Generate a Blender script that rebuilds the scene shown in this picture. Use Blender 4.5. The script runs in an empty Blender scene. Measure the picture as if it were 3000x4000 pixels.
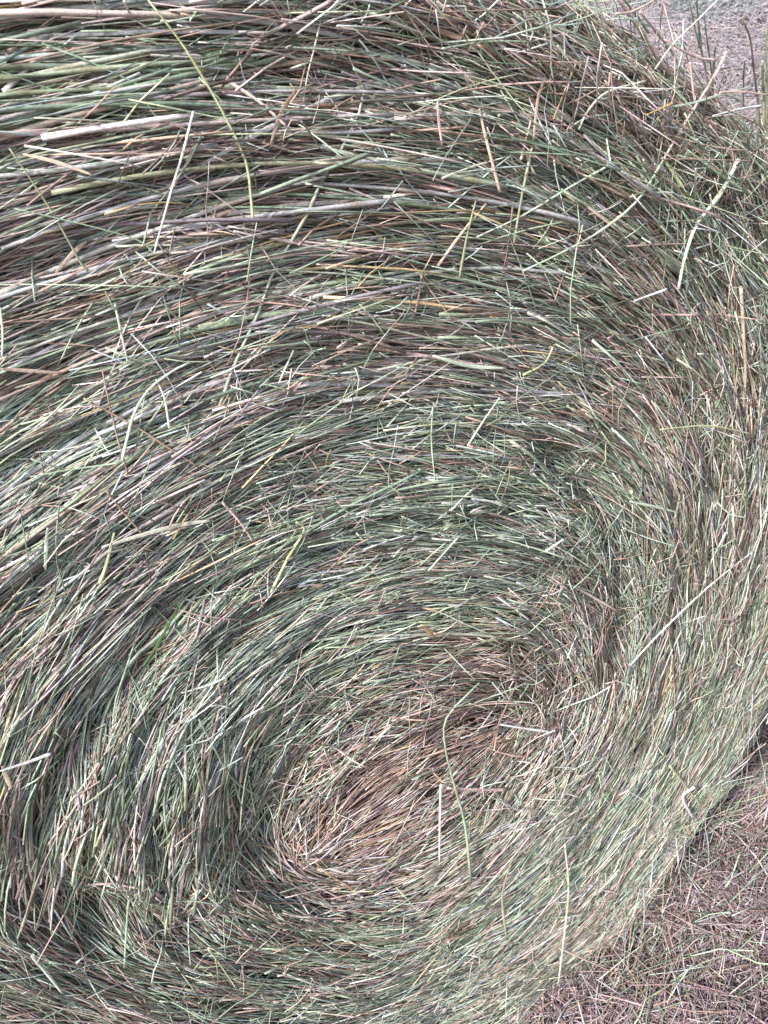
import bpy, math
import numpy as np
from mathutils import Matrix

scene = bpy.context.scene
C = scene.collection
rng = np.random.default_rng(7)

# ------------------------------------------------------------------ camera
W0, H0 = 1659.0, 2212.0                      # photograph measured on this grid
CAM = np.array([0.0181, -0.5426, 1.3551])
YAW, PITCH, ROLL, FPX = 0.2585, 0.6177, -0.4374, math.exp(7.4272)
cy_, sy_, cp_, sp_ = math.cos(YAW), math.sin(YAW), math.cos(PITCH), math.sin(PITCH)
FWD = np.array([sy_ * cp_, cy_ * cp_, -sp_])
r_ = np.array([cy_, -sy_, 0.0])
u_ = np.cross(r_, FWD)
RGT = math.cos(ROLL) * r_ + math.sin(ROLL) * u_
UPV = -math.sin(ROLL) * r_ + math.cos(ROLL) * u_
cam_d = bpy.data.cameras.new('camera')
cam = bpy.data.objects.new('camera', cam_d)
C.objects.link(cam)
m = Matrix(((RGT[0], UPV[0], -FWD[0], CAM[0]), (RGT[1], UPV[1], -FWD[1], CAM[1]),
            (RGT[2], UPV[2], -FWD[2], CAM[2]), (0, 0, 0, 1)))
cam.matrix_world = m
cam_d.sensor_fit = 'HORIZONTAL'
cam_d.sensor_width = 36.0
cam_d.lens = 36.0 * FPX / W0
cam_d.clip_start = 0.02
cam_d.clip_end = 500.0
cam_d.dof.use_dof = True
cam_d.dof.focus_distance = 0.74
cam_d.dof.aperture_fstop = 26.0
scene.camera = cam

# ------------------------------------------------------------------ light
SUN_EL, SUN_AZ = math.radians(56), math.radians(238)     # azimuth: clockwise from +y
world = bpy.data.worlds.new('World')
scene.world = world
world.use_nodes = True
nt = world.node_tree
bg = nt.nodes['Background']
sky = nt.nodes.new('ShaderNodeTexSky')
sky.sky_type = 'NISHITA'
sky.sun_disc = False
sky.sun_elevation = SUN_EL
sky.sun_rotation = SUN_AZ
sky.air_density = 1.0
sky.dust_density = 4.0
sky.ozone_density = 1.0
nt.links.new(sky.outputs[0], bg.inputs[0])
bg.inputs[1].default_value = 0.12
sl = bpy.data.lights.new('sun', 'SUN')
sl.energy = 2.4
sl.angle = math.radians(4)
sl.color = (1.0, 0.98, 0.965)
sun = bpy.data.objects.new('sun', sl)
C.objects.link(sun)
sd = np.array([math.sin(SUN_AZ) * math.cos(SUN_EL), math.cos(SUN_AZ) * math.cos(SUN_EL), math.sin(SUN_EL)])
from mathutils import Vector
sun.rotation_euler = Vector(sd).to_track_quat('Z', 'Y').to_euler()
vs = scene.view_settings
vs.view_transform = 'Standard'
vs.look = 'None'
vs.gamma = 1.0
vs.use_curve_mapping = False
vs.exposure = 1.25

GZ = -0.055                                  # ground level
CX, CZ, RB = 0.0307, 0.6611, 0.7036          # bale centre and radius
EA = 0.045                                   # rounding of the bale's edge
BLEN = 1.2                                   # bale length

# ------------------------------------------------------------------ helpers
def tag(o, label=None, cat=None, group=None, kind=None):
    if label: o['label'] = label
    if cat: o['category'] = cat
    if group: o['group'] = group
    if kind: o['kind'] = kind
    return o

def to_plane(q):
    """photo measurement -> point on the bale's end face (y = 0)"""
    q = np.asarray(q, float)
    d = ((q[..., 0:1] - W0 / 2) * RGT - (q[..., 1:2] - H0 / 2) * UPV) / FPX + FWD
    t = -CAM[1] / d[..., 1]
    return CAM + t[..., None] * d

def mesh_obj(name, V, quads, mat, col=None, parent=None, ngons=None, smooth=True):
    me = bpy.data.meshes.new(name)
    V = np.asarray(V, np.float32)
    me.vertices.add(len(V))
    me.vertices.foreach_set('co', V.ravel())
    q = np.asarray(quads, np.int32)
    nq = len(q)
    loops = q.ravel()
    starts = np.arange(nq) * 4
    tot = np.full(nq, 4)
    if ngons is not None and len(ngons):
        s = ngons.shape[1]
        starts = np.concatenate([starts, nq * 4 + np.arange(len(ngons)) * s])
        loops = np.concatenate([loops, ngons.ravel()])
        tot = np.concatenate([tot, np.full(len(ngons), s)])
    me.loops.add(len(loops))
    me.loops.foreach_set('vertex_index', loops.astype(np.int32))
    me.polygons.add(len(starts))
    me.polygons.foreach_set('loop_start', starts.astype(np.int32))
    me.polygons.foreach_set('loop_total', tot.astype(np.int32))
    sm = np.ones(len(starts), bool) if smooth else np.zeros(len(starts), bool)
    if smooth: sm[nq:] = False
    me.polygons.foreach_set('use_smooth', sm)
    me.update(calc_edges=True)
    if col is not None:
        a = me.color_attributes.new('tint', 'FLOAT_COLOR', 'POINT')
        c4 = np.ones((len(V), 4), np.float32)
        c4[:, :3] = col
        a.data.foreach_set('color', c4.ravel())
    me.materials.append(mat)
    o = bpy.data.objects.new(name, me)
    C.objects.link(o)
    if parent: o.parent = parent
    return o

def tubes(P, N, rad, sides=4, flat=None):
    """P (n,k,3) centre lines, N (n,k,3) outward normals, rad (n,k) half widths, flat (n,) thickness ratio"""
    n, k, _ = P.shape
    T = np.gradient(P, axis=1)
    T /= np.linalg.norm(T, axis=2, keepdims=True) + 1e-9
    B = np.cross(T, N)
    B /= np.linalg.norm(B, axis=2, keepdims=True) + 1e-9
    M = np.cross(B, T)
    if flat is None: flat = np.ones(n)
    off0 = rng.uniform(0, 2 * math.pi, n)
    off0 = np.where(flat < 0.6, 0.0, off0)
    a = off0[:, None] + np.arange(sides)[None, :] * 2 * math.pi / sides      # n,s
    ca, sa = np.cos(a), np.sin(a)
    fl = flat[:, None, None]
    V = P[:, :, None, :] + rad[:, :, None, None] * (
        ca[:, None, :, None] * B[:, :, None, :] + sa[:, None, :, None] * fl[..., None] * M[:, :, None, :])
    idx = np.arange(n * k * sides).reshape(n, k, sides)
    nx = np.roll(idx, -1, axis=2)
    Q = np.stack([idx[:, :-1], nx[:, :-1], nx[:, 1:], idx[:, 1:]], -1).reshape(-1, 4)
    G = np.concatenate([idx[:, 0, ::-1], idx[:, -1, :]], 0)
    return V.reshape(-1, 3), Q, G

def stalk_obj(name, P, N, rad, col, mat, sides=4, flat=None, parent=None):
    """col (n,3) or (n,k,3)"""
    n, k, _ = P.shape
    V, Q, G = tubes(P, N, rad, sides, flat)
    if col.ndim == 2: col = np.repeat(col[:, None, :], k, 1)
    cv = np.repeat(col[:, :, None, :], sides, 2).reshape(-1, 3)
    return mesh_obj(name, V, Q, mat, cv, parent, G)

# ------------------------------------------------------------------ materials
def straw_mat(name, rough=0.40, scale=55.0, var=0.35, spec=0.5, trans=0.0):
    m = bpy.data.materials.new(name)
    m.use_nodes = True
    t = m.node_tree
    b = t.nodes['Principled BSDF']
    at = t.nodes.new('ShaderNodeAttribute'); at.attribute_name = 'tint'
    geo = t.nodes.new('ShaderNodeTexCoord')
    n1 = t.nodes.new('ShaderNodeTexNoise'); n1.inputs['Scale'].default_value = scale; n1.inputs['Detail'].default_value = 3
    n2 = t.nodes.new('ShaderNodeTexNoise'); n2.inputs['Scale'].default_value = scale * 9; n2.inputs['Detail'].default_value = 2
    t.links.new(geo.outputs['Object'], n1.inputs['Vector'])
    t.links.new(geo.outputs['Object'], n2.inputs['Vector'])
    ad = t.nodes.new('ShaderNodeMath'); ad.operation = 'ADD'
    t.links.new(n1.outputs[0], ad.inputs[0]); t.links.new(n2.outputs[0], ad.inputs[1])
    mr = t.nodes.new('ShaderNodeMapRange')
    mr.inputs['From Min'].default_value = 0.65; mr.inputs['From Max'].default_value = 1.35
    mr.inputs['To Min'].default_value = 1 - var; mr.inputs['To Max'].default_value = 1 + var
    t.links.new(ad.outputs[0], mr.inputs['Value'])
    mx = t.nodes.new('ShaderNodeVectorMath'); mx.operation = 'SCALE'
    t.links.new(at.outputs['Color'], mx.inputs[0]); t.links.new(mr.outputs[0], mx.inputs['Scale'])
    t.links.new(mx.outputs[0], b.inputs['Base Color'])
    b.inputs['Roughness'].default_value = rough
    b.inputs['Specular IOR Level'].default_value = spec
    bp = t.nodes.new('ShaderNodeBump'); bp.inputs['Strength'].default_value = 0.25
    bp.inputs['Distance'].default_value = 0.001
    t.links.new(n2.outputs[0], bp.inputs['Height']); t.links.new(bp.outputs[0], b.inputs['Normal'])
    return m

M_STRAW = straw_mat('cut_hay_stalks')
M_LITTER = straw_mat('dry_litter', rough=0.65, spec=0.2)

def noise_mat(name, c1, c2, scale, rough=0.9, bump=0.01):
    m = bpy.data.materials.new(name)
    m.use_nodes = True
    t = m.node_tree
    b = t.nodes['Principled BSDF']
    tc = t.nodes.new('ShaderNodeTexCoord')
    n = t.nodes.new('ShaderNodeTexNoise'); n.inputs['Scale'].default_value = scale; n.inputs['Detail'].default_value = 8
    n.inputs['Roughness'].default_value = 0.7
    t.links.new(tc.outputs['Object'], n.inputs['Vector'])
    cr = t.nodes.new('ShaderNodeValToRGB')
    cr.color_ramp.elements[0].position = 0.35; cr.color_ramp.elements[0].color = (*c1, 1)
    cr.color_ramp.elements[1].position = 0.65; cr.color_ramp.elements[1].color = (*c2, 1)
    t.links.new(n.outputs[0], cr.inputs[0]); t.links.new(cr.outputs[0], b.inputs['Base Color'])
    b.inputs['Roughness'].default_value = rough
    bp = t.nodes.new('ShaderNodeBump'); bp.inputs['Strength'].default_value = 0.8; bp.inputs['Distance'].default_value = bump
    t.links.new(n.outputs[0], bp.inputs['Height']); t.links.new(bp.outputs[0], b.inputs['Normal'])
    return m

M_BODY = noise_mat('hay_gap_shade', (0.03, 0.024, 0.026), (0.07, 0.058, 0.05), 60)  # body coloured very dark to stand in for shade between the stalks
M_SOIL = noise_mat('stubble_soil', (0.045, 0.034, 0.034), (0.12, 0.095, 0.09), 14)

# palette of the hay (albedo)
GREENS = np.array([[.29, .35, .23], [.39, .45, .31], [.20, .26, .18], [.35, .40, .36], [.52, .56, .44], [.42, .45, .28],
                   [.14, .18, .13], [.62, .66, .58], [.44, .48, .48]])
GW = np.array([.19, .17, .17, .13, .08, .07, .11, .04, .04])
TANS = np.array([[.46, .32, .27], [.37, .24, .19], [.54, .41, .38], [.24, .17, .13], [.62, .55, .52], [.48, .34, .18],
                 [.14, .10, .09], [.42, .35, .37]])
TW = np.array([.20, .20, .16, .15, .09, .05, .08, .07])

def pick(brown, bright=1.0):
    n = len(brown)
    g = GREENS[rng.choice(len(GREENS), n, p=GW / GW.sum())]
    t = TANS[rng.choice(len(TANS), n, p=TW / TW.sum())]
    c = np.where((rng.random(n) < brown)[:, None], t, g)
    mixer = rng.uniform(0, .25, n)[:, None]
    o = np.where((rng.random(n) < .5)[:, None], GREENS[rng.integers(0, len(GREENS), n)], TANS[rng.integers(0, len(TANS), n)])
    c = c * (1 - mixer) + o * mixer
    return c * np.array([.96, 1.0, 1.02]) * np.exp(rng.normal(-.06, .28, n)).clip(.35, 1.5)[:, None] * bright

# ------------------------------------------------------------------ the lie of the hay on the end face
DIRS = "50 50 3;50 200 10;50 350 18;50 480 22;50 600 22;50 700 28;300 50 3;300 150 5;300 250 8;300 350 12;300 450 15;300 550 18;300 680 25;600 50 0;600 150 -2;600 250 2;600 350 5;600 450 8;600 550 8;600 680 12;800 100 -8;800 200 -8;800 300 -3;800 400 0;800 500 2;800 600 2;900 50 -15;1000 50 -22;1100 60 -35;1200 60 -46;1000 150 -18;1000 250 -15;900 350 -8;1100 300 -28;1200 250 -35;1300 250 -42;1400 150 -50;1500 280 -48;1000 400 -8;1200 400 -28;1350 400 -38;1500 450 -50;1600 450 -55;900 500 -3;1050 500 -12;1200 550 -25;1350 600 -42;1500 600 -52;1600 650 -68;900 650 0;1100 650 -10;1250 700 -25;900 800 -3;1050 850 -5;1200 850 -18;1330 850 -38;1430 850 -45;1550 850 -75;1630 850 -88;900 1000 0;1100 1000 -8;1230 1020 -30;1320 1050 -50;1400 1100 -75;1550 1100 88;1630 1100 82;900 1150 0;1100 1150 -8;1200 1170 -25;1280 1230 -50;1330 1300 -78;1450 1250 88;1600 1250 78;900 1300 8;1050 1300 3;1150 1300 -15;1230 1350 -45;1280 1420 -80;1400 1450 75;1550 1430 72;1000 1420 0;1120 1430 -20;1180 1470 -50;1630 1430 68;50 780 28;50 900 30;50 1050 35;50 1200 42;50 1320 48;50 1430 52;250 780 27;250 900 30;250 1050 33;250 1200 40;250 1350 50;450 780 20;450 900 25;450 1050 28;450 1200 35;450 1350 42;600 800 10;600 1000 17;600 1150 20;600 1300 30;600 1420 35;780 800 3;780 950 5;780 1100 5;780 1250 12;780 1400 22;40 1550 60;40 1700 78;30 1850 88;150 1550 58;150 1700 72;200 1800 88;150 1900 -55;220 1970 -45;350 1550 52;350 1700 65;320 1800 85;300 1870 -60;330 1930 -35;500 1550 50;500 1700 68;460 1800 88;450 1880 -50;480 1950 -30;600 1600 50;560 1700 70;560 1800 -75;600 1880 -45;650 1940 -25;700 1990 -8;600 2010 -25;400 2010 -25;200 2060 -22;100 2100 -18;100 2180 -8;300 2170 -10;500 2130 -18;700 2080 -5;700 2170 5;500 2200 -3;800 2000 8;800 2100 15;700 1550 33;700 1700 38;650 1780 60;800 1650 33;800 1800 30;750 1880 -5;900 1550 25;1050 1550 10;1000 1700 35;900 1800 35;950 1900 30;1100 1750 48;1150 1650 55;1200 1550 62;1300 1550 62;1300 1700 55;1200 1800 48;1100 1900 38;1000 2000 28;900 2050 22;1000 2150 22;1150 2050 38;1250 1950 48;1400 1700 58;1400 1800 52;1500 1550 68;1500 1700 60;1600 1500 65;1100 2150 32;1200 2150 35;870 2180 18;1600 1620 55;700 1620 38;760 1740 42;850 1720 36;950 1640 30;1000 1620 28;900 1700 34;850 1600 30;1050 1640 30;880 1850 30;1020 1760 42;720 1820 45;780 1850 20"
D = np.array([[float(a) for a in s.split()] for s in DIRS.split(';') if s.strip()])
a_ = np.radians(D[:, 2])
P0 = to_plane(D[:, :2])
P1 = to_plane(D[:, :2] + 0.5 * np.stack([np.cos(a_), -np.sin(a_)], 1))
DA = np.arctan2(P1[:, 2] - P0[:, 2], P1[:, 0] - P0[:, 0])
DX, DZ = P0[:, 0], P0[:, 2]

GN = 420
EXT = 1.25
gs = np.linspace(-EXT, EXT, GN)
gx, gz = np.meshgrid(CX + gs, CZ + gs, indexing='ij')
f2 = np.zeros((GN, GN, 2))
rho = np.hypot(gx - CX, gz - CZ)
circ = np.arctan2(gz - CZ, gx - CX) + math.pi / 2
w0 = 0.05 * np.clip(rho / 0.12, 0, 1) ** 2 + 1e-5
f2[..., 0] = np.cos(2 * circ) * w0
f2[..., 1] = np.sin(2 * circ) * w0
for x, z, an in zip(DX, DZ, DA):
    dist = math.hypot(x - CX, z - CZ)
    sg = 0.030 + 0.035 * min(1, dist / 0.5)
    w = np.exp(-((gx - x) ** 2 + (gz - z) ** 2) / (2 * sg * sg))
    w = w * np.clip((RB + .03 - rho) / .08, 0, 1)
    f2[..., 0] += w * math.cos(2 * an)
    f2[..., 1] += w * math.sin(2 * an)
f2 /= np.linalg.norm(f2, axis=2, keepdims=True) + 1e-9

def lookup(F, x, z):
    u = np.clip((x - CX + EXT) / (2 * EXT) * (GN - 1), 0, GN - 1.001)
    v = np.clip((z - CZ + EXT) / (2 * EXT) * (GN - 1), 0, GN - 1.001)
    i, j = u.astype(int), v.astype(int)
    fu, fv = u - i, v - j
    if F.ndim == 3: fu, fv = fu[..., None], fv[..., None]
    return (F[i, j] * (1 - fu) * (1 - fv) + F[i + 1, j] * fu * (1 - fv) + F[i, j + 1] * (1 - fu) * fv + F[i + 1, j + 1] * fu * fv)

def angle(x, z):
    q = lookup(f2, x, z)
    return 0.5 * np.arctan2(q[..., 1], q[..., 0])

def blur(a, s):
    k = np.exp(-0.5 * (np.arange(-3 * s, 3 * s + 1) / s) ** 2); k /= k.sum()
    a = np.apply_along_axis(lambda r: np.convolve(r, k, 'same'), 0, a)
    return np.apply_along_axis(lambda r: np.convolve(r, k, 'same'), 1, a)

def flow_noise(sig, length, seed):
    """noise combed along the lie of the hay"""
    r = np.random.default_rng(seed)
    nz = blur(r.normal(size=(GN, GN)), sig)
    acc = nz.copy()
    for sgn in (1, -1):
        x, z = gx.copy(), gz.copy()
        pa = angle(x, z) + (0 if sgn == 1 else math.pi)
        st = 0.006
        for i in range(int(length / st / 2)):
            x = x + st * np.cos(pa); z = z + st * np.sin(pa)
            acc += lookup(nz, x, z)
            na = angle(x, z)
            na = np.where(np.cos(na - pa) < 0, na + math.pi, na)
            pa = na
    acc -= acc.mean(); acc /= acc.std()
    return acc

relief = flow_noise(1, 0.22, 1) * 0.0032 + flow_noise(3, 0.30, 2) * 0.0022 + blur(rng.normal(size=(GN, GN)), 9) * 0.06
brownf = flow_noise(1, 0.16, 3) * 0.15 + flow_noise(3, 0.2, 4) * 0.12 + 0.43

def seg_dist(x, z, pl):
    d = np.full(x.shape, 9.0)
    for a, b in zip(pl[:-1], pl[1:]):
        ab = b - a
        t = np.clip(((x - a[0]) * ab[0] + (z - a[1]) * ab[1]) / (ab @ ab), 0, 1)
        d = np.minimum(d, np.hypot(x - a[0] - t * ab[0], z - a[1] - t * ab[1]))
    return d

GROOVES = [
    ([(380, 92), (560, 84), (760, 92), (950, 110)], .010, .022), ([(420, 158), (600, 148), (800, 165), (900, 180)], .008, .018),
    ([(0, 70), (150, 62), (300, 50)], .008, .014), ([(440, 205), (620, 200), (800, 222)], .008, .012),
    ([(1180, 20), (1270, 90), (1310, 180), (1380, 250)], .012, .02), ([(1420, 300), (1490, 370), (1540, 450)], .014, .018),
    ([(1560, 430), (1620, 520), (1650, 600)], .014, .022), ([(0, 600), (150, 560), (300, 540)], .008, .014),
    ([(1190, 980), (1280, 1060), (1330, 1180), (1350, 1300), (1340, 1390)], .016, .026),
    ([(1480, 860), (1530, 980), (1560, 1080)], .016, .016), ([(1120, 1400), (1190, 1450), (1215, 1540)], .014, .018),
    ([(60, 1800), (110, 1690), (190, 1590), (330, 1420)], .012, .022), ([(340, 1310), (480, 1260), (690, 1190), (900, 1175)], .010, .014),
    ([(20, 1950), (90, 1965), (160, 1990), (230, 2015)], .032, .060), ([(230, 1950), (330, 1990), (430, 2010)], .015, .02), ([(560, 1860), (590, 1740), (640, 1640)], .014, .012),
    ([(860, 1890), (960, 1800), (1090, 1700), (1150, 1600)], .018, .018), ([(1620, 1350), (1659, 1150)], .016, .02),
    ([(0, 1010), (120, 960), (200, 920)], .008, .012), ([(760, 1140), (900, 1115), (1050, 1130)], .008, .012),
]
for pl, wd, dp in GROOVES:
    q = to_plane(np.array(pl, float))[:, [0, 2]]
    relief -= .75 * dp * np.exp(-(seg_dist(gx, gz, q) / wd) ** 2)
q = to_plane(np.array([(660, 1800), (860, 1700), (1070, 1590)], float))[:, [0, 2]]
relief -= 0.007 * np.exp(-(seg_dist(gx, gz, q) / .055) ** 2)
# raised fan of the outer wraps low on the right
relief *= 1 - .20 * np.clip((.65 - gz) / .4, 0, 1)
q = to_plane(np.array([(850, 2080), (1080, 1930), (1250, 1740), (1330, 1560)], float))[:, [0, 2]]
relief += 0.012 * np.exp(-(seg_dist(gx, gz, q) / .11) ** 2)
BROWN = [(880, 1690, .09, .30), (1090, 1560, .06, .28), (760, 1760, .10, .14), (620, 480, .05, .3), (300, 520, .04, .3), (150, 640, .05, .35),
         (900, 430, .05, .2), (1380, 850, .05, .25), (1250, 80, .04, .2), (700, 1150, .04, .15), (60, 1350, .05, .2),
         (400, 1640, .06, -.25), (1200, 1950, .12, -.15), (950, 1250, .1, -.2), (300, 1050, .1, -.1), (500, 1500, .08, -.15), (1350, 1050, .07, -.15)]
for px, py, sg, am in BROWN:
    p = to_plane(np.array([px, py], float))
    brownf += am * np.exp(-((gx - p[0]) ** 2 + (gz - p[2]) ** 2) / (2 * sg * sg))

def wrap(x, z, h):
    """unrolled face coordinates + height above the skin -> point and outward normal on the bale"""
    dx, dz = x - CX, z - CZ
    th = np.arctan2(dz, dx)
    deg = np.degrees(th)
    k = 1 - .022 * np.exp(-((deg + 62) / 16) ** 2) + .12 * np.exp(-((deg + 84) / 15) ** 2) + .032 * np.exp(-((deg - 52) / 26) ** 2) + .030 * np.exp(-((deg - 28) / 16) ** 2) + .15 * np.exp(-((deg - 105) / 30) ** 2)
    r = np.hypot(dx, dz) / k
    s = r - (RB - EA)
    ph = np.clip(s / EA, 0, math.pi / 2)
    rr = np.where(s < 0, r, RB - EA + EA * np.sin(ph))
    y = np.where(s < 0, 0, EA * (1 - np.cos(ph)) + np.maximum(0, s - EA * math.pi / 2))
    nr, ny = np.sin(ph) * (s >= 0), np.where(s < 0, -1.0, -np.cos(ph))
    c, s_ = np.cos(th), np.sin(th)
    Pt = np.stack([CX + rr * k * c + h * nr * c, y + h * ny, CZ + rr * k * s_ + h * nr * s_], -1)
    N = np.stack([nr * c, ny, nr * s_], -1)
    return Pt, N

def surf(x, z, h):
    return wrap(x, z, lookup(relief, x, z) + h)

def trace(x, z, L, k, dev, curl, sgn=None):
    n = len(x)
    X = np.zeros((n, k)); Z = np.zeros((n, k))
    if sgn is None: sgn = rng.random(n) < .5
    pa = angle(x, z) + np.where(sgn, 0, math.pi)
    st = L / (k - 1)
    for half in (1,):
        # walk back half the length first so the seed is the middle
        xb, zb, pb = x.copy(), z.copy(), pa + math.pi
        for i in range(3):
            xb += L / 6 * np.cos(pb); zb += L / 6 * np.sin(pb)
            na = angle(xb, zb); pb = np.where(np.cos(na - pb) < 0, na + math.pi, na)
        pa = pb + math.pi
    X[:, 0], Z[:, 0] = xb, zb
    kink = rng.normal(0, .55, n) * (rng.random(n) < .07); kat = rng.integers(1, k, n)
    for i in range(1, k):
        d = pa + dev + curl * (i / (k - 1) - .5) + kink * (i >= kat)
        X[:, i] = X[:, i - 1] + st * np.cos(d); Z[:, i] = Z[:, i - 1] + st * np.sin(d)
        na = angle(X[:, i], Z[:, i]); pa = np.where(np.cos(na - pa) < 0, na + math.pi, na)
    return X, Z

def straighten(X, Z, a):
    k = X.shape[1]
    t = np.linspace(0, 1, k)[None, :]
    a = np.asarray(a)[:, None]
    return (X * (1 - a) + a * (X[:, :1] * (1 - t) + X[:, -1:] * t), Z * (1 - a) + a * (Z[:, :1] * (1 - t) + Z[:, -1:] * t))

def seeds(n, rmax, bias=1.0):
    r = rmax * np.sqrt(rng.random(n)); th = rng.uniform(0, 2 * math.pi, n)
    return CX + r * np.cos(th), CZ + r * np.sin(th)

# ------------------------------------------------------------------ ground and field
def ground_h(x, y):
    d = np.hypot(x, y)
    far = np.clip((d - 1.6) / 2.0, 0, 1)
    ux = x * .80 + y * -.60                 # windrows run across the view
    h = .10 * (np.sin(ux * 2.1 + .6 * np.sin(y * .7)) * .5 + .5) ** 2 * far
    h += .030 * np.sin(x * 3.7 + 1.3) * np.sin(y * 3.1 + x) * far + .012 * np.sin(x * 9 + y * 4) * far
    h += .010 * np.sin(x * 5 + 2) * np.sin(y * 6 + 1)
    return GZ + h

xs = np.concatenate([np.linspace(-120, -9, 20), np.linspace(-8, 12, 240), np.linspace(13, 120, 20)])
ys = np.concatenate([np.linspace(-60, -4, 14), np.linspace(-3, 16, 240), np.linspace(17, 220, 30)])
GX, GY = np.meshgrid(xs, ys, indexing='ij')
V = np.stack([GX, GY, ground_h(GX, GY)], -1).reshape(-1, 3)
ii = np.arange(len(xs) * len(ys)).reshape(len(xs), len(ys))
Q = np.stack([ii[:-1, :-1], ii[1:, :-1], ii[1:, 1:], ii[:-1, 1:]], -1).reshape(-1, 4)
tag(mesh_obj('ground', V, Q, M_SOIL), kind='structure')

def litter(name, x, y, L, r, ang, tilt, lift, col, k=4, mat=M_LITTER, bendy=.25):
    n = len(x)
    t = np.linspace(-.5, .5, k)[None, :]
    bend = rng.normal(0, bendy, n)[:, None]
    A = ang[:, None] + bend * t * 2
    st = (L / (k - 1))[:, None]
    dx = np.cos(A) * st; dy = np.sin(A) * st
    X = x[:, None] + np.cumsum(dx, 1) - dx.sum(1, keepdims=True) / 2
    Y = y[:, None] + np.cumsum(dy, 1) - dy.sum(1, keepdims=True) / 2
    Z = ground_h(X, Y) + lift[:, None] + np.tan(tilt)[:, None] * t * L[:, None]
    P = np.stack([X, Y, Z], -1)
    N = np.zeros_like(P); N[..., 2] = 1
    rad = r[:, None] * np.linspace(1, .6, k)[None, :]
    return stalk_obj(name, P, N, rad, col, mat, 3)

def litter_cols(n, green=.12, bright=1.0):
    base = np.array([[.34, .255, .25], [.25, .18, .175], [.43, .34, .34], [.50, .44, .45], [.17, .12, .12], [.38, .27, .20]])
    c = base[rng.choice(6, n, p=[.26, .22, .19, .10, .13, .10])]
    g = np.array([[.26, .31, .20], [.33, .38, .28], [.19, .25, .15]])[rng.integers(0, 3, n)]
    c = np.where((rng.random(n) < green)[:, None], g, c)
    return c * rng.normal(1, .18, n).clip(.5, 1.6)[:, None] * bright

# thick mat of fine dry bits at the foot of the bale
n = 100000
nn = 78000
x = np.concatenate([rng.uniform(-.1, 1.25, nn), rng.uniform(-1.2, 2.6, n - nn)])
y = np.concatenate([rng.uniform(-.75, .50, nn), rng.uniform(-1.6, 1.6, n - nn)])
mound = .016 * (np.sin(x * 9 + 1) * np.sin(y * 8 + .5) + np.sin(x * 23 + y * 17))
o = litter('dry_grass_litter', x, y, rng.uniform(.02, .11, n), rng.uniform(.0005, .0012, n), rng.uniform(0, math.pi, n),
           rng.normal(0, .28, n), .002 + .034 * rng.random(n) + np.maximum(mound, -.01) * .9, litter_cols(n, .06, .95) * np.array([.95, .97, 1.05]))
tag(o, 'matted pinkish brown dry grass bits covering the ground right of the bale', 'grass litter', kind='stuff')

# longer straws and spilled hay on that litter, thickest along the foot of the bale
n = 2600
x = rng.uniform(-.2, 1.2, n); y = rng.normal(-.02, .10, n)
far_ = rng.random(n) < .45
y = np.where(far_, rng.uniform(-.75, .4, n), y)
cc = np.where(far_[:, None], litter_cols(n, .15, 1.3), pick(np.full(n, .55)))
o = litter('spilled_hay', x, y, rng.uniform(.05, .20, n), rng.uniform(.0007, .0014, n), np.where(far_, rng.uniform(0, 3.14, n), rng.normal(.1, .6, n)),
           rng.normal(0, .25, n), .020 + .035 * rng.random(n), cc, bendy=.35)
tag(o, 'longer pale and green straws spilled on the ground along the bale foot', 'spilled hay', kind='stuff')

# mown hay lying over the field behind
n = 130000
dd = 1.0 + 14 * rng.random(n) ** 1.2
aa = math.radians(90) - np.where(rng.random(n) < .75, rng.uniform(math.radians(24), math.radians(62), n), rng.uniform(math.radians(-10), math.radians(80), n))
x = CAM[0] + dd * np.cos(aa); y = CAM[1] + dd * np.sin(aa)
flow = math.radians(35) + .9 * np.sin(x * 1.3) * np.sin(y * 1.1) + rng.normal(0, .35, n)
patch = np.sin(x * 1.7 + 1.0) * np.sin(y * 1.2 + .4) + .5 * np.sin(x * 4.1 - y * 3)
gcol = litter_cols(n, .10, 1.0) * .35 + np.array([.30, .27, .29])
gg = np.array([.31, .33, .325]) * rng.normal(1, .12, n).clip(.5, 1.5)[:, None]
gcol = np.where(((patch + rng.normal(0, .4, n)) > .25)[:, None], gg, gcol)
o = litter('mown_hay', x, y, rng.uniform(.10, .30, n), .0010 + .00028 * dd * rng.uniform(.6, 1.3, n), flow,
           rng.normal(0, .12, n), .01 + .05 * rng.random(n), gcol, k=4, bendy=.5)
tag(o, 'loose cut hay lying in soft rows over the field behind the bale', 'mown hay', kind='stuff')

# ------------------------------------------------------------------ the bale
bale = bpy.data.objects.new('hay_bale', None)
bale.location = (CX, BLEN / 2, GZ)
C.objects.link(bale)
tag(bale, 'large round bale of green and tan hay with spiral end face', 'hay bale')
INV = np.array([CX, BLEN / 2, GZ])

def bale_part(o):
    o.parent = bale
    o.matrix_parent_inverse = Matrix.Translation((-CX, -BLEN / 2, -GZ))
    return o

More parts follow.
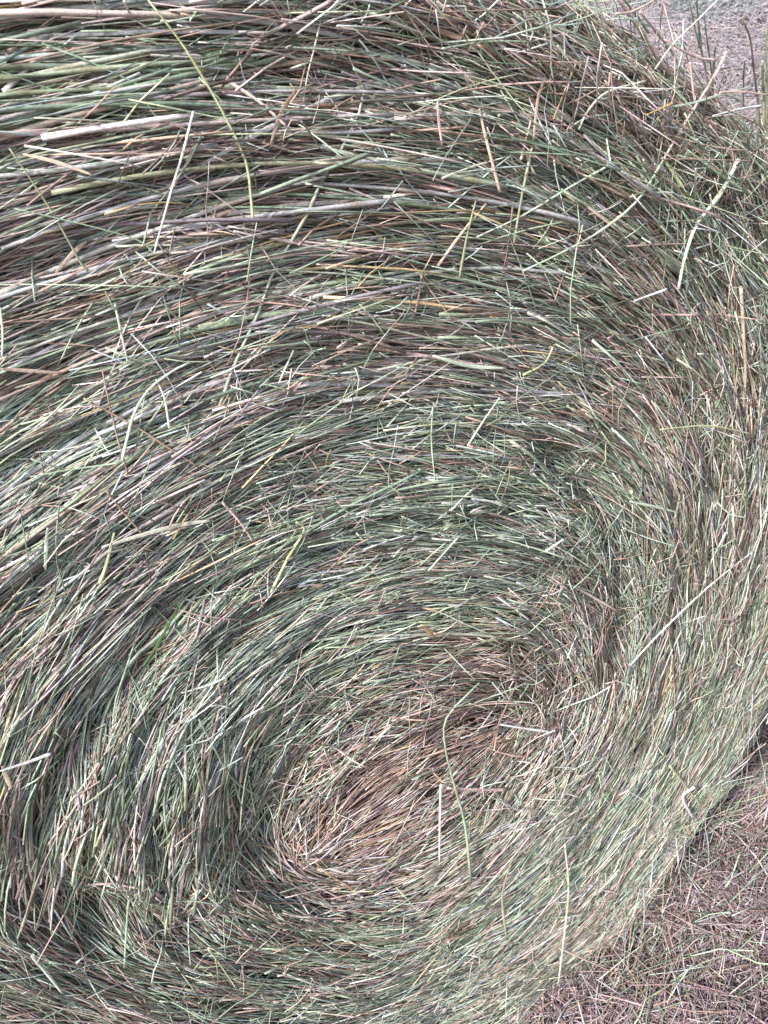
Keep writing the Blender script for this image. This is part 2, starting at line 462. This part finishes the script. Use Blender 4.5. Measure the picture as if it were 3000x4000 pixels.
# body
NR, NT = 60, 128
rr = np.concatenate([np.linspace(0.002, RB - EA, 34), np.linspace(RB - EA + .01, RB + .04, 12), np.linspace(RB + .08, RB + BLEN - .08, 14)])
tt = np.linspace(0, 2 * math.pi, NT, endpoint=False)
R2, T2 = np.meshgrid(rr, tt, indexing='ij')
bx, bz = CX + R2 * np.cos(T2), CZ + R2 * np.sin(T2)
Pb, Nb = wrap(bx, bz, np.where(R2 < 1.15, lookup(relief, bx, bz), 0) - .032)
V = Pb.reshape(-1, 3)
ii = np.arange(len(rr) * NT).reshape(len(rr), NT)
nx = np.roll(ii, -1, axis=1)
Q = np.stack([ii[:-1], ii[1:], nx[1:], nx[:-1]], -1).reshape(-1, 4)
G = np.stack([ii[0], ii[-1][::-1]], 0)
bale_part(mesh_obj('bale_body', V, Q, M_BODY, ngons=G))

def in_view(x, z, mg=.15):
    d = np.stack([x, np.zeros_like(x), z], -1) - CAM
    dep = d @ FWD
    u = FPX * (d @ RGT) / dep / W0; v = -FPX * (d @ UPV) / dep / H0
    return (dep > 0) & (np.abs(u) < .5 + mg) & (np.abs(v) < .5 + mg)

def soft_dir(n, sd): return rng.normal(0, sd, n)

def hay_layer(n, rmax, Lr, rr_, dev, hlo, hhi, tilt, dark=1.0, leaf=.15, k=8, ring=0):
    x, z = seeds(n, rmax)
    if ring:
        f = (ring + (rmax - ring) * rng.random(n)) / np.hypot(x - CX, z - CZ)
        x, z = CX + (x - CX) * f, CZ + (z - CZ) * f
        ok = x > CX + .2; x, z = x[ok], z[ok]; n = len(x)
    kp = in_view(x, z) | (rng.random(n) < .40)
    if hhi > -.01: kp &= rng.random(n) > np.maximum(.66 * np.clip((.80 - z) / .4, 0, 1), .6 * np.exp(-((x - CX - .05) ** 2 + (z - .55) ** 2) / .05))
    x, z = x[kp], z[kp]; n = len(x)
    u = rng.random(n)
    L = Lr[0] + (Lr[1] - Lr[0]) * u ** 1.3
    lw = np.clip(np.hypot(x - CX, z - CZ) / .36, .55, 1)
    L = L * lw
    core = np.exp(-((x - CX) ** 2 + (z - CZ) ** 2) / .11 ** 2)
    X, Z = trace(x, z, L, k, soft_dir(n, dev) * (1 + 2.2 * core), soft_dir(n, .22))
    X, Z = straighten(X, Z, rng.uniform(.1, .7, n))
    t = np.linspace(-1, 1, k)[None, :]
    h = rng.uniform(hlo, hhi, n)[:, None] + rng.normal(0, tilt, n)[:, None] * t + (rng.normal(0, .0025, n)[:, None]) * (t ** 2 - .3)
    h = h * (1 - .25 * np.clip((.75 - z) / .5, 0, 1))[:, None]
    P, N = surf(X, Z, h)
    isleaf = rng.random(n) < leaf
    w = rng.uniform(*rr_, n) * .9 * (1 + .15 * np.clip((1.0 - z) / .8, 0, 1))
    w = w * np.where(rng.random(n) < .06, 1.35, 1)
    w = np.where(isleaf, w * rng.uniform(1.2, 2.2, n), w)
    rad = w[:, None] * (1 - .25 * (t * .5 + .5)) * (1 + .08 * np.sin(t * 9 + rng.uniform(0, 6, n)[:, None]))
    br = lookup(brownf, x, z).clip(.06, .95)
    br = np.where(isleaf, (br + .22).clip(0, .95), br)
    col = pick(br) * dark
    cc_ = np.exp(-((x - CX - .02) ** 2 + (z - CZ + .01) ** 2) / .10 ** 2)[:, None]
    col = col * (1 - cc_ * np.array([.0, .09, .12]))
    col = col[:, None, :] * (1 + .18 * np.sin(t * 3 + rng.uniform(0, 6, n)[:, None]))[..., None]
    return P, N, rad, col, np.where(isleaf, .16, 1.0)

def cat(layers):
    return [np.concatenate(a, 0) for a in zip(*layers)]

lay = [
    hay_layer(50000, 1.05, (.10, .34), (.0006, .0011), .08, -.034, -.015, .003, .75, .20),  # deepest stalks darkened in their colour, painting shade into the gaps
    hay_layer(48000, 1.05, (.10, .40), (.00045, .00100), .09, -.014, -.003, .004, 1.0, .15),
    hay_layer(46000, 1.05, (.09, .38), (.0004, .0009), .12, -.006, .003, .006, 1.05, .11),
    hay_layer(2600, .76, (.08, .22), (.0005, .0009), .32, -.002, .006, .022, 1.0, .1, ring=.62),
    hay_layer(2600, .76, (.05, .18), (.0003, .0007), .45, -.002, .008, .030, 1.05, .1, ring=.66),
    hay_layer(2200, .80, (.06, .22), (.0005, .0010), .38, -.003, .004, .010, 1.1, .12),
]
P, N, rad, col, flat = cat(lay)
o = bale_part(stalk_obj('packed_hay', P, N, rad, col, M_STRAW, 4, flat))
tag(o, kind='stuff')

# long stems of the outer wraps hanging over the hollow at lower left
n = 560
xb = rng.uniform(-60, 520, n); yb = 1815 + .22 * (xb * .1) + rng.normal(0, 75, n) + 60 * np.sin(xb / 45)
lp = rng.uniform(200, 420, n); a1 = np.radians(rng.normal(86, 14, n)); a0 = np.radians(rng.normal(58, 11, n))
k = 8
t = np.linspace(0, 1, k)
q = np.zeros((n, k, 2)); q[:, 0, 0], q[:, 0, 1] = xb, yb
for i in range(1, k):
    aa = a1 + (a0 - a1) * (i / (k - 1))
    q[:, i, 0] = q[:, i - 1, 0] + lp / k * np.cos(aa); q[:, i, 1] = q[:, i - 1, 1] - lp / k * np.sin(aa)
b = to_plane(q)
h = (rng.uniform(.000, .016, n)[:, None] * (1 - t) + rng.uniform(-.006, .002, n)[:, None] * t)
rl = lookup(relief, b[..., 0], b[..., 2])
rl = np.maximum(rl, rl[:, -1:] - .006)
P, N = wrap(b[..., 0], b[..., 2], rl + h)
wd = rng.uniform(.0005, .0010, n); lf = rng.random(n) < .2
wd = np.where(lf, wd * 1.8, wd)
o = bale_part(stalk_obj('hanging_stems', P, N, wd[:, None] * (1 - .15 * t), pick(np.full(n, .38), .95), M_STRAW, 4, np.where(lf, .16, 1.0)))
tag(o, kind='stuff')

# fine broken bits, lying every way over the packed hay
n = 15000
x, z = seeds(n, .85)
wgt = np.clip(.15 + .85 * (blur(np.random.default_rng(5).normal(size=(GN, GN)), 6) * 12 > .1), 0, 1)
keep = rng.random(n) < lookup(wgt, x, z)
x, z = x[keep], z[keep]; n = len(x)
L = rng.uniform(.01, .07, n)
X, Z = trace(x, z, L, 4, rng.normal(0, .8, n), rng.normal(0, .4, n))
t = np.linspace(-1, 1, 4)[None, :]
h = rng.uniform(.001, .010, n)[:, None] + rng.normal(0, .005, n)[:, None] * t
P, N = surf(X, Z, h)
rad = rng.uniform(.00025, .0007, n)[:, None] * (1 - .2 * t)
o = bale_part(stalk_obj('broken_chaff', P, N, rad, pick(np.full(n, .42), 1.1), M_STRAW, 4, np.where(rng.random(n) < .3, .2, 1)))
tag(o, kind='stuff')

# the hundred stems that show largest in the skin of the bale
pts = np.stack([rng.uniform(0, 1500, 400), rng.uniform(0, 1500, 400)], 1)
wt = np.exp(-(pts[:, 0] / 1500 + pts[:, 1] / 1100) * 1.3)
pts = pts[rng.choice(400, 100, replace=False, p=wt / wt.sum())]
pp = to_plane(pts)
k = 13
for i in range(100):
    x, z = pp[i:i + 1, 0], pp[i:i + 1, 2]
    L = np.array([rng.uniform(.16, .36)])
    X, Z = trace(x, z, L, k, rng.normal(0, .10, 1), rng.normal(0, .25, 1))
    X, Z = straighten(X, Z, rng.uniform(.1, .5, 1))
    t = np.linspace(-1, 1, k)[None, :]
    P, N = surf(X, Z, rng.uniform(.001, .005) + rng.normal(0, .003) * t)
    leafy = rng.random() < .22
    rad = np.full((1, k), rng.uniform(.0010, .0016) * (1.35 if leafy else 1)) * (1 - .2 * t)
    c = np.minimum(pick(np.array([.35 if not leafy else .75]), 1.0), .42)[:, None, :].repeat(k, 1)
    if not leafy:
        for j in rng.choice(np.arange(2, k - 2), 1 + int(rng.random() < .4), replace=False):   # the joints of the stem
            rad[:, j] *= 1.35; c[:, j] *= np.array([.75, .62, .5])
    else:
        rad = rad * (np.sin((t * .5 + .5) * math.pi * .85 + .35) ** .6).clip(.2, 1)
    bale_part(stalk_obj('leaf' if leafy else 'stem', P, N, rad, c, M_STRAW, 6, np.array([.12 if leafy else 1.0])))

# ------------------------------------------------------------------ single stalks lying loose on the face
CO = {'white': (.72, .72, .70), 'pale green': (.50, .58, .45), 'yellow green': (.42, .45, .26), 'grey green': (.26, .33, .25),
      'olive': (.28, .30, .18), 'brown': (.34, .24, .17), 'tan': (.50, .39, .31), 'pinkish': (.58, .44, .40),
      'bright green': (.09, .20, .06), 'orange': (.50, .31, .14), 'green': (.30, .40, .27), 'cream': (.62, .60, .48)}
LOOSE = [  # points on the photograph, width there, colour, kind
 ([(320,0),(390,90),(440,170),(480,240),(530,345),(542,425),(547,485)],7,'yellow green','stalk'),
 ([(418,240),(395,330),(365,430),(333,546)],6,'white','stalk'), ([(704,-5),(680,100),(665,160),(655,220)],4.5,'cream','stalk'),
 ([(660,140),(645,205)],4,'brown','stalk'), ([(640,195),(610,240),(585,310)],13,'brown','blade'),
 ([(500,180),(560,220),(618,272)],8,'pinkish','stalk'), ([(20,320),(75,400),(120,470),(170,560),(190,585)],6,'olive','stalk'),
 ([(50,333),(120,350),(200,378)],11,'tan','blade'), ([(120,590),(165,540),(187,522)],13,'tan','blade'),
 ([(30,450),(200,490),(300,520),(330,545)],4,'green','stalk'), ([(0,665),(6,720),(4,770)],6,'cream','stalk'),
 ([(248,655),(262,720),(276,783)],6,'pale green','stalk'), ([(0,797),(60,801),(133,806)],11,'tan','blade'),
 ([(410,783),(370,803),(320,843),(290,893),(277,938),(264,993)],7,'pale green','stalk'), ([(337,820),(355,860),(366,925)],5,'cream','stalk'),
 ([(180,860),(290,920),(360,965),(430,1010)],5,'brown','stalk'), ([(65,1030),(150,1015),(260,1000)],4,'green','stalk'),
 ([(455,1125),(390,1134),(310,1155),(220,1182)],14,'cream','blade'), ([(230,1060),(270,1110),(312,1158)],6,'brown','stalk'),
 ([(480,1085),(520,1130),(545,1168)],6,'pinkish','stalk'), ([(640,1128),(657,1145),(625,1200),(585,1280)],7,'yellow green','stalk'),
 ([(98,1232),(100,1180),(103,1140)],10,'pale green','blade'), ([(215,1260),(230,1220),(247,1150)],9,'yellow green','stalk'),
 ([(390,1300),(345,1385),(310,1440)],9,'bright green','blade'), ([(85,1705),(110,1660),(140,1610)],9,'bright green','blade'),
 ([(430,1555),(465,1620),(500,1680),(560,1723)],6,'grey green','stalk'), ([(0,1665),(50,1650),(110,1628)],8,'white','stalk'),
 ([(5,1655),(25,1705)],13,'tan','blade'), ([(182,1575),(155,1640),(140,1670)],12,'pinkish','blade'),
 ([(0,1795),(50,1815),(110,1850)],6,'pinkish','stalk'), ([(437,1660),(420,1740),(412,1800)],9,'yellow green','blade'),
 ([(410,1820),(395,1890),(385,1965)],12,'pinkish','blade'), ([(185,1912),(240,1910),(300,1920)],9,'pinkish','blade'),
 ([(70,2065),(95,2095),(135,2145)],9,'pale green','stalk'), ([(165,2080),(215,2040),(260,2005)],4,'white','stalk'),
 ([(285,1890),(275,1980),(268,2100)],6,'green','stalk'), ([(450,2050),(480,2090),(510,2135)],4.5,'yellow green','stalk'),
 ([(1035,1475),(965,1550),(962,1615),(980,1690),(1005,1785),(1017,1905)],6,'green','stalk'), ([(952,1695),(950,1775),(949,1863)],5,'white','stalk'),
 ([(965,1702),(1030,1705),(1090,1706)],8,'pinkish','stalk'), ([(1080,1565),(1130,1573),(1187,1581)],6,'white','stalk'),
 ([(1117,1475),(1075,1570),(1060,1625)],8,'brown','blade'), ([(1500,1700),(1475,1722),(1497,1768)],7,'white','stalk'),
 ([(1447,1655),(1515,1742)],4.5,'yellow green','stalk'), ([(1220,1825),(1228,1925),(1212,2075),(1205,2130)],4.5,'cream','stalk'),
 ([(1102,1865),(1085,1940),(1095,2032)],7,'tan','blade'), ([(1355,1708),(1425,1748)],3.5,'cream','stalk'),
 ([(1630,1188),(1530,1268),(1430,1363),(1360,1438)],4,'white','stalk'), ([(1427,1333),(1400,1373),(1377,1413)],9,'pinkish','blade'),
 ([(1425,928),(1530,920),(1625,938)],4.5,'yellow green','stalk'), ([(1360,1083),(1415,1095),(1467,1108)],8,'pale green','blade'),
 ([(1020,1078),(1060,1083),(1085,1093)],6,'white','stalk'), ([(1080,858),(1045,908),(1010,963)],4.5,'pale green','stalk'),
 ([(1197,745),(1175,785),(1130,810)],6,'yellow green','stalk'), ([(935,768),(1010,790),(1095,796)],11,'pale green','blade'),
 ([(935,878),(932,953),(940,1043)],4.5,'green','stalk'), ([(992,1158),(925,1233)],5,'pale green','stalk'),
 ([(915,1350),(937,1378)],10,'orange','blade'), ([(1180,1190),(1217,1165)],6,'white','stalk'),
 ([(1600,620),(1607,738),(1610,813),(1605,888)],8,'tan','stalk'), ([(1570,112),(1540,170),(1480,265),(1430,350)],8,'pinkish','stalk'),
 ([(1430,350),(1375,435),(1295,500),(1205,550),(1130,585)],6,'pale green','stalk'), ([(1320,355),(1230,405),(1130,465),(1030,512)],5.5,'pale green','stalk'),
 ([(1595,345),(1555,420),(1505,485),(1480,555),(1465,625)],10,'pale green','stalk'), ([(1395,175),(1310,200),(1270,240),(1250,280)],6,'cream','stalk'),
 ([(1175,175),(1162,215),(1152,305)],10,'tan','blade'), ([(1147,260),(1125,345)],6,'pinkish','stalk'),
 ([(1150,315),(1127,425),(1110,525)],7,'olive','stalk'), ([(945,215),(948,260),(955,315)],9,'pinkish','blade'),
 ([(1035,235),(1050,300),(1080,415)],8,'tan','stalk'), ([(1050,440),(1000,500),(945,575)],7,'tan','stalk'),
 ([(1030,425),(1010,505),(992,600)],6,'olive','stalk'), ([(955,105),(1055,90),(1155,90)],5,'green','stalk'),
 ([(1090,340),(1020,360),(955,385)],4.5,'cream','stalk'), ([(1550,0),(1500,50),(1450,100),(1415,150)],4.5,'pale green','stalk'),
 ([(1485,325),(1545,370),(1610,415)],8,'green','stalk'), ([(1490,135),(1495,175),(1500,220)],6,'pinkish','stalk'),
 ([(1130,20),(1150,65),(1145,88)],5.5,'cream','stalk'), ([(1415,0),(1365,25),(1330,30)],5.5,'tan','stalk'),
 ([(1435,85),(1500,122),(1545,130)],6,'pinkish','stalk'), ([(1397,248),(1455,222)],5.5,'orange','stalk'),
 ([(1430,340),(1475,405)],9,'yellow green','stalk'), ([(1370,650),(1440,625)],6,'white','stalk'),
 ([(1410,235),(1485,225),(1555,205),(1630,185)],6,'pale green','blade'), ([(1555,200),(1600,198),(1659,205)],5,'tan','stalk'),
 ([(1540,250),(1600,235),(1645,228)],4.5,'white','stalk'), ([(1659,380),(1620,420),(1585,470)],6,'yellow green','stalk'),
]
CW = {'white': 'whitish', 'cream': 'cream', 'pinkish': 'pinkish'}

def resample(p, k):
    """smooth curve through the points"""
    p = np.asarray(p, float)
    if len(p) == 2: p = np.array([p[0], (p[0] + p[1]) / 2, p[1]])
    e = np.concatenate([[2 * p[0] - p[1]], p, [2 * p[-1] - p[-2]]])
    seg = len(p) - 1
    u = np.linspace(0, seg - 1e-6, k)
    i = u.astype(int); t = (u - i)[:, None]
    a, b, c, d = e[i], e[i + 1], e[i + 2], e[i + 3]
    return .5 * (2 * b + (c - a) * t + (2 * a - 5 * b + 4 * c - d) * t ** 2 + (3 * b - a - 3 * c + d) * t ** 3)

def zone(x, y):
    r = ['atop the face', 'high on the face', 'on the upper face', 'across mid face', 'above the brown core', 'beside the brown core', 'on the lower face', 'near the foot'][min(7, int(max(y, 0) / 277))]
    c = ['by left edge', 'left of centre', 'near centre', 'right of centre', 'by right edge'][min(4, int(max(x, 0) / 332))]
    return r, c

lab_seen = {}
entries = []
for pts_, w_, cn, kd in LOOSE:
    q = np.array(pts_, float)
    ln = np.linalg.norm(np.diff(q, axis=0), axis=1).sum()
    mid = q.mean(0)
    chord = np.linalg.norm(q[-1] - q[0])
    size = 'very long' if ln > 240 else 'long' if ln > 150 else 'short' if ln < 75 else 'mid-length'
    shape = 'bent ' if chord < .93 * ln else 'curved ' if chord < .985 * ln else ''
    dv = q[-1] - q[0]
    an_ = abs(math.degrees(math.atan2(-dv[1], dv[0]))) % 180
    sl_ = math.degrees(math.atan2(-dv[1], dv[0])) % 180
    lean = 'level' if sl_ < 18 or sl_ > 162 else 'upright' if 72 < sl_ < 108 else 'rising rightward' if sl_ < 90 else 'falling rightward'
    r, c = zone(*mid)
    lab = '%s %s%s %s %s, %s, %s' % (size, shape, CW.get(cn, cn), 'stalk' if kd == 'stalk' else 'leaf blade', lean, r, c)
    entries.append([lab, mid, w_])
for i, e in enumerate(entries):
    same = [j for j, f in enumerate(entries) if f[0] == e[0]]
    e.append(same)
for i, e in enumerate(entries):
    lab = e[0]
    if len(e[3]) > 1:
        order = sorted(e[3], key=lambda j: entries[j][1][0])
        lab = ['left-hand', 'right-hand'][order.index(i)] + ' ' + lab if len(order) == 2 else ['left', 'middle', 'right'][min(2, order.index(i))] + ' ' + lab
    e.append(lab)

for i, (pts_, w_, cn, kd) in enumerate(LOOSE):
    k = 16
    q = resample(pts_, k)
    b = to_plane(q)
    hs = rng.uniform(.007, .012)
    rel = lookup(relief, b[:, 0], b[:, 2])
    inside = np.hypot(b[:, 0] - CX, b[:, 2] - CZ) < RB - .03
    base = np.where(inside, rel, rel[inside].mean() if inside.any() else 0)
    # a stiff stalk: it bridges the hollows under it
    t = np.linspace(-1, 1, k)
    cf = np.polyfit(t, base, 1)
    line = np.polyval(cf, t)
    off = line + hs + max(0, np.quantile(base - line, .8)) * .8
    # keep the drawn line: move the point along its own depth
    tt_ = (CAM[1] + off) / CAM[1]
    Pw = CAM + (b - CAM) * tt_[:, None]
    dep = (Pw - CAM) @ FWD
    N = np.tile(np.array([0, -1.0, 0]), (k, 1))
    rad = w_ * .40 * dep / FPX
    tp = rng.choice([1, -1])
    if kd == 'blade':
        rad = rad * (np.sin((t * .5 * tp + .5) * math.pi * .8 + .35) ** .7).clip(.25, 1)
        fl = .12
    else:
        rad = rad * (1 - .22 * tp * t)
        fl = 1.0
    c = np.tile(np.array(CO[cn]) * rng.normal(1, .06), (k, 1))
    c = c * (1 + .12 * np.sin(t * 4 + rng.uniform(0, 6)))[:, None]
    if kd == 'stalk' and len(pts_) > 2:
        j = int(rng.integers(4, k - 4)); rad[j] *= 1.3; c[j] *= np.array([.8, .7, .6])
    nm = {'stalk': 'hay_stalk', 'blade': 'leaf_blade'}[kd]
    org = Pw[k // 2].copy()
    o = stalk_obj(nm, (Pw - org)[None], N[None], rad[None], c[None], M_STRAW, 8, np.array([fl]))
    o.location = org
    tag(o, entries[i][4], 'stalk' if kd == 'stalk' else 'grass blade', 'loose stalks and blades lying on the bale face')

# ------------------------------------------------------------------ stems standing up out of the bale's shoulder
STAND = [
 ([(1487,-10),(1501,60),(1515,112),(1528,170),(1538,235)],3.6,'grey green',.03,'leftmost tall dark green grass stem standing above the bale shoulder'),
 ([(1504,-10),(1508,40),(1514,100),(1524,150),(1540,240)],4.2,'grey green',.04,'second tall green grass stem from the left above the bale shoulder'),
 ([(1519,12),(1525,70),(1533,124),(1538,170),(1545,240)],3.2,'green',.05,'green grass stem ending just below the top, third above the shoulder'),
 ([(1546,98),(1541,150),(1536,240)],4,'brown',.03,'short brown stem beside the three tall green stems'),
 ([(1603,38),(1621,86),(1627,140),(1633,186),(1637,220),(1645,300)],4.5,'brown',.04,'tall kinked brown grass stem standing near the right edge'),
 ([(1609,128),(1606,180),(1607,300)],3.2,'olive',.05,'thin olive stem just left of the kinked brown stem'),
 ([(1647,132),(1648,180),(1651,230),(1647,330)],6,'yellow green',.03,'thick yellow green stem at the right edge of the shoulder'),
 ([(1640,198),(1637,240),(1638,340)],4.5,'yellow green',.02,'shorter yellow green stem left of the thick one at right'),
 ([(1567,152),(1555,186),(1545,250)],3.2,'pinkish',.03,'pale pinkish stem leaning right on the bale shoulder'),
 ([(1655,60),(1656,200),(1655,380)],4,'olive',.02,'long olive stem upright along the right border'),
 ([(1330,-10),(1372,50),(1402,95),(1440,150),(1490,200)],8,'tan',.02,'thick yellowish tan stem running down along the bale shoulder'),
 ([(1382,25),(1410,60),(1450,110),(1478,165)],5,'pinkish',.03,'pinkish stem hugging the upper bale shoulder with free tip'),
 ([(1345,-5),(1380,40),(1400,70)],5,'green',.04,'short green stem poking past the upper bale shoulder'),
]
for pts_, w_, cn, yy, lb in STAND:
    k = 16
    q = resample(pts_, k)
    b = to_plane(q)
    tt_ = (CAM[1] - np.linspace(0, yy, k)) / CAM[1]
    Pw = CAM + (b - CAM) * tt_[:, None]
    dep = (Pw - CAM) @ FWD
    t = np.linspace(-1, 1, k)
    rad = w_ * .5 * dep / FPX * (1 + .2 * t)
    c = np.tile(np.array(CO[cn]) * .85, (k, 1))
    rad[6] *= 1.35; c[6] *= .7
    N = np.tile(np.array([0, -1.0, 0]), (k, 1))
    org = Pw[-1].copy()
    o = stalk_obj('grass_stem', (Pw - org)[None], N[None], rad[None], c[None], M_STRAW, 8)
    o.location = org
    tag(o, lb, 'grass stem', 'grass stems standing out of the bale shoulder')
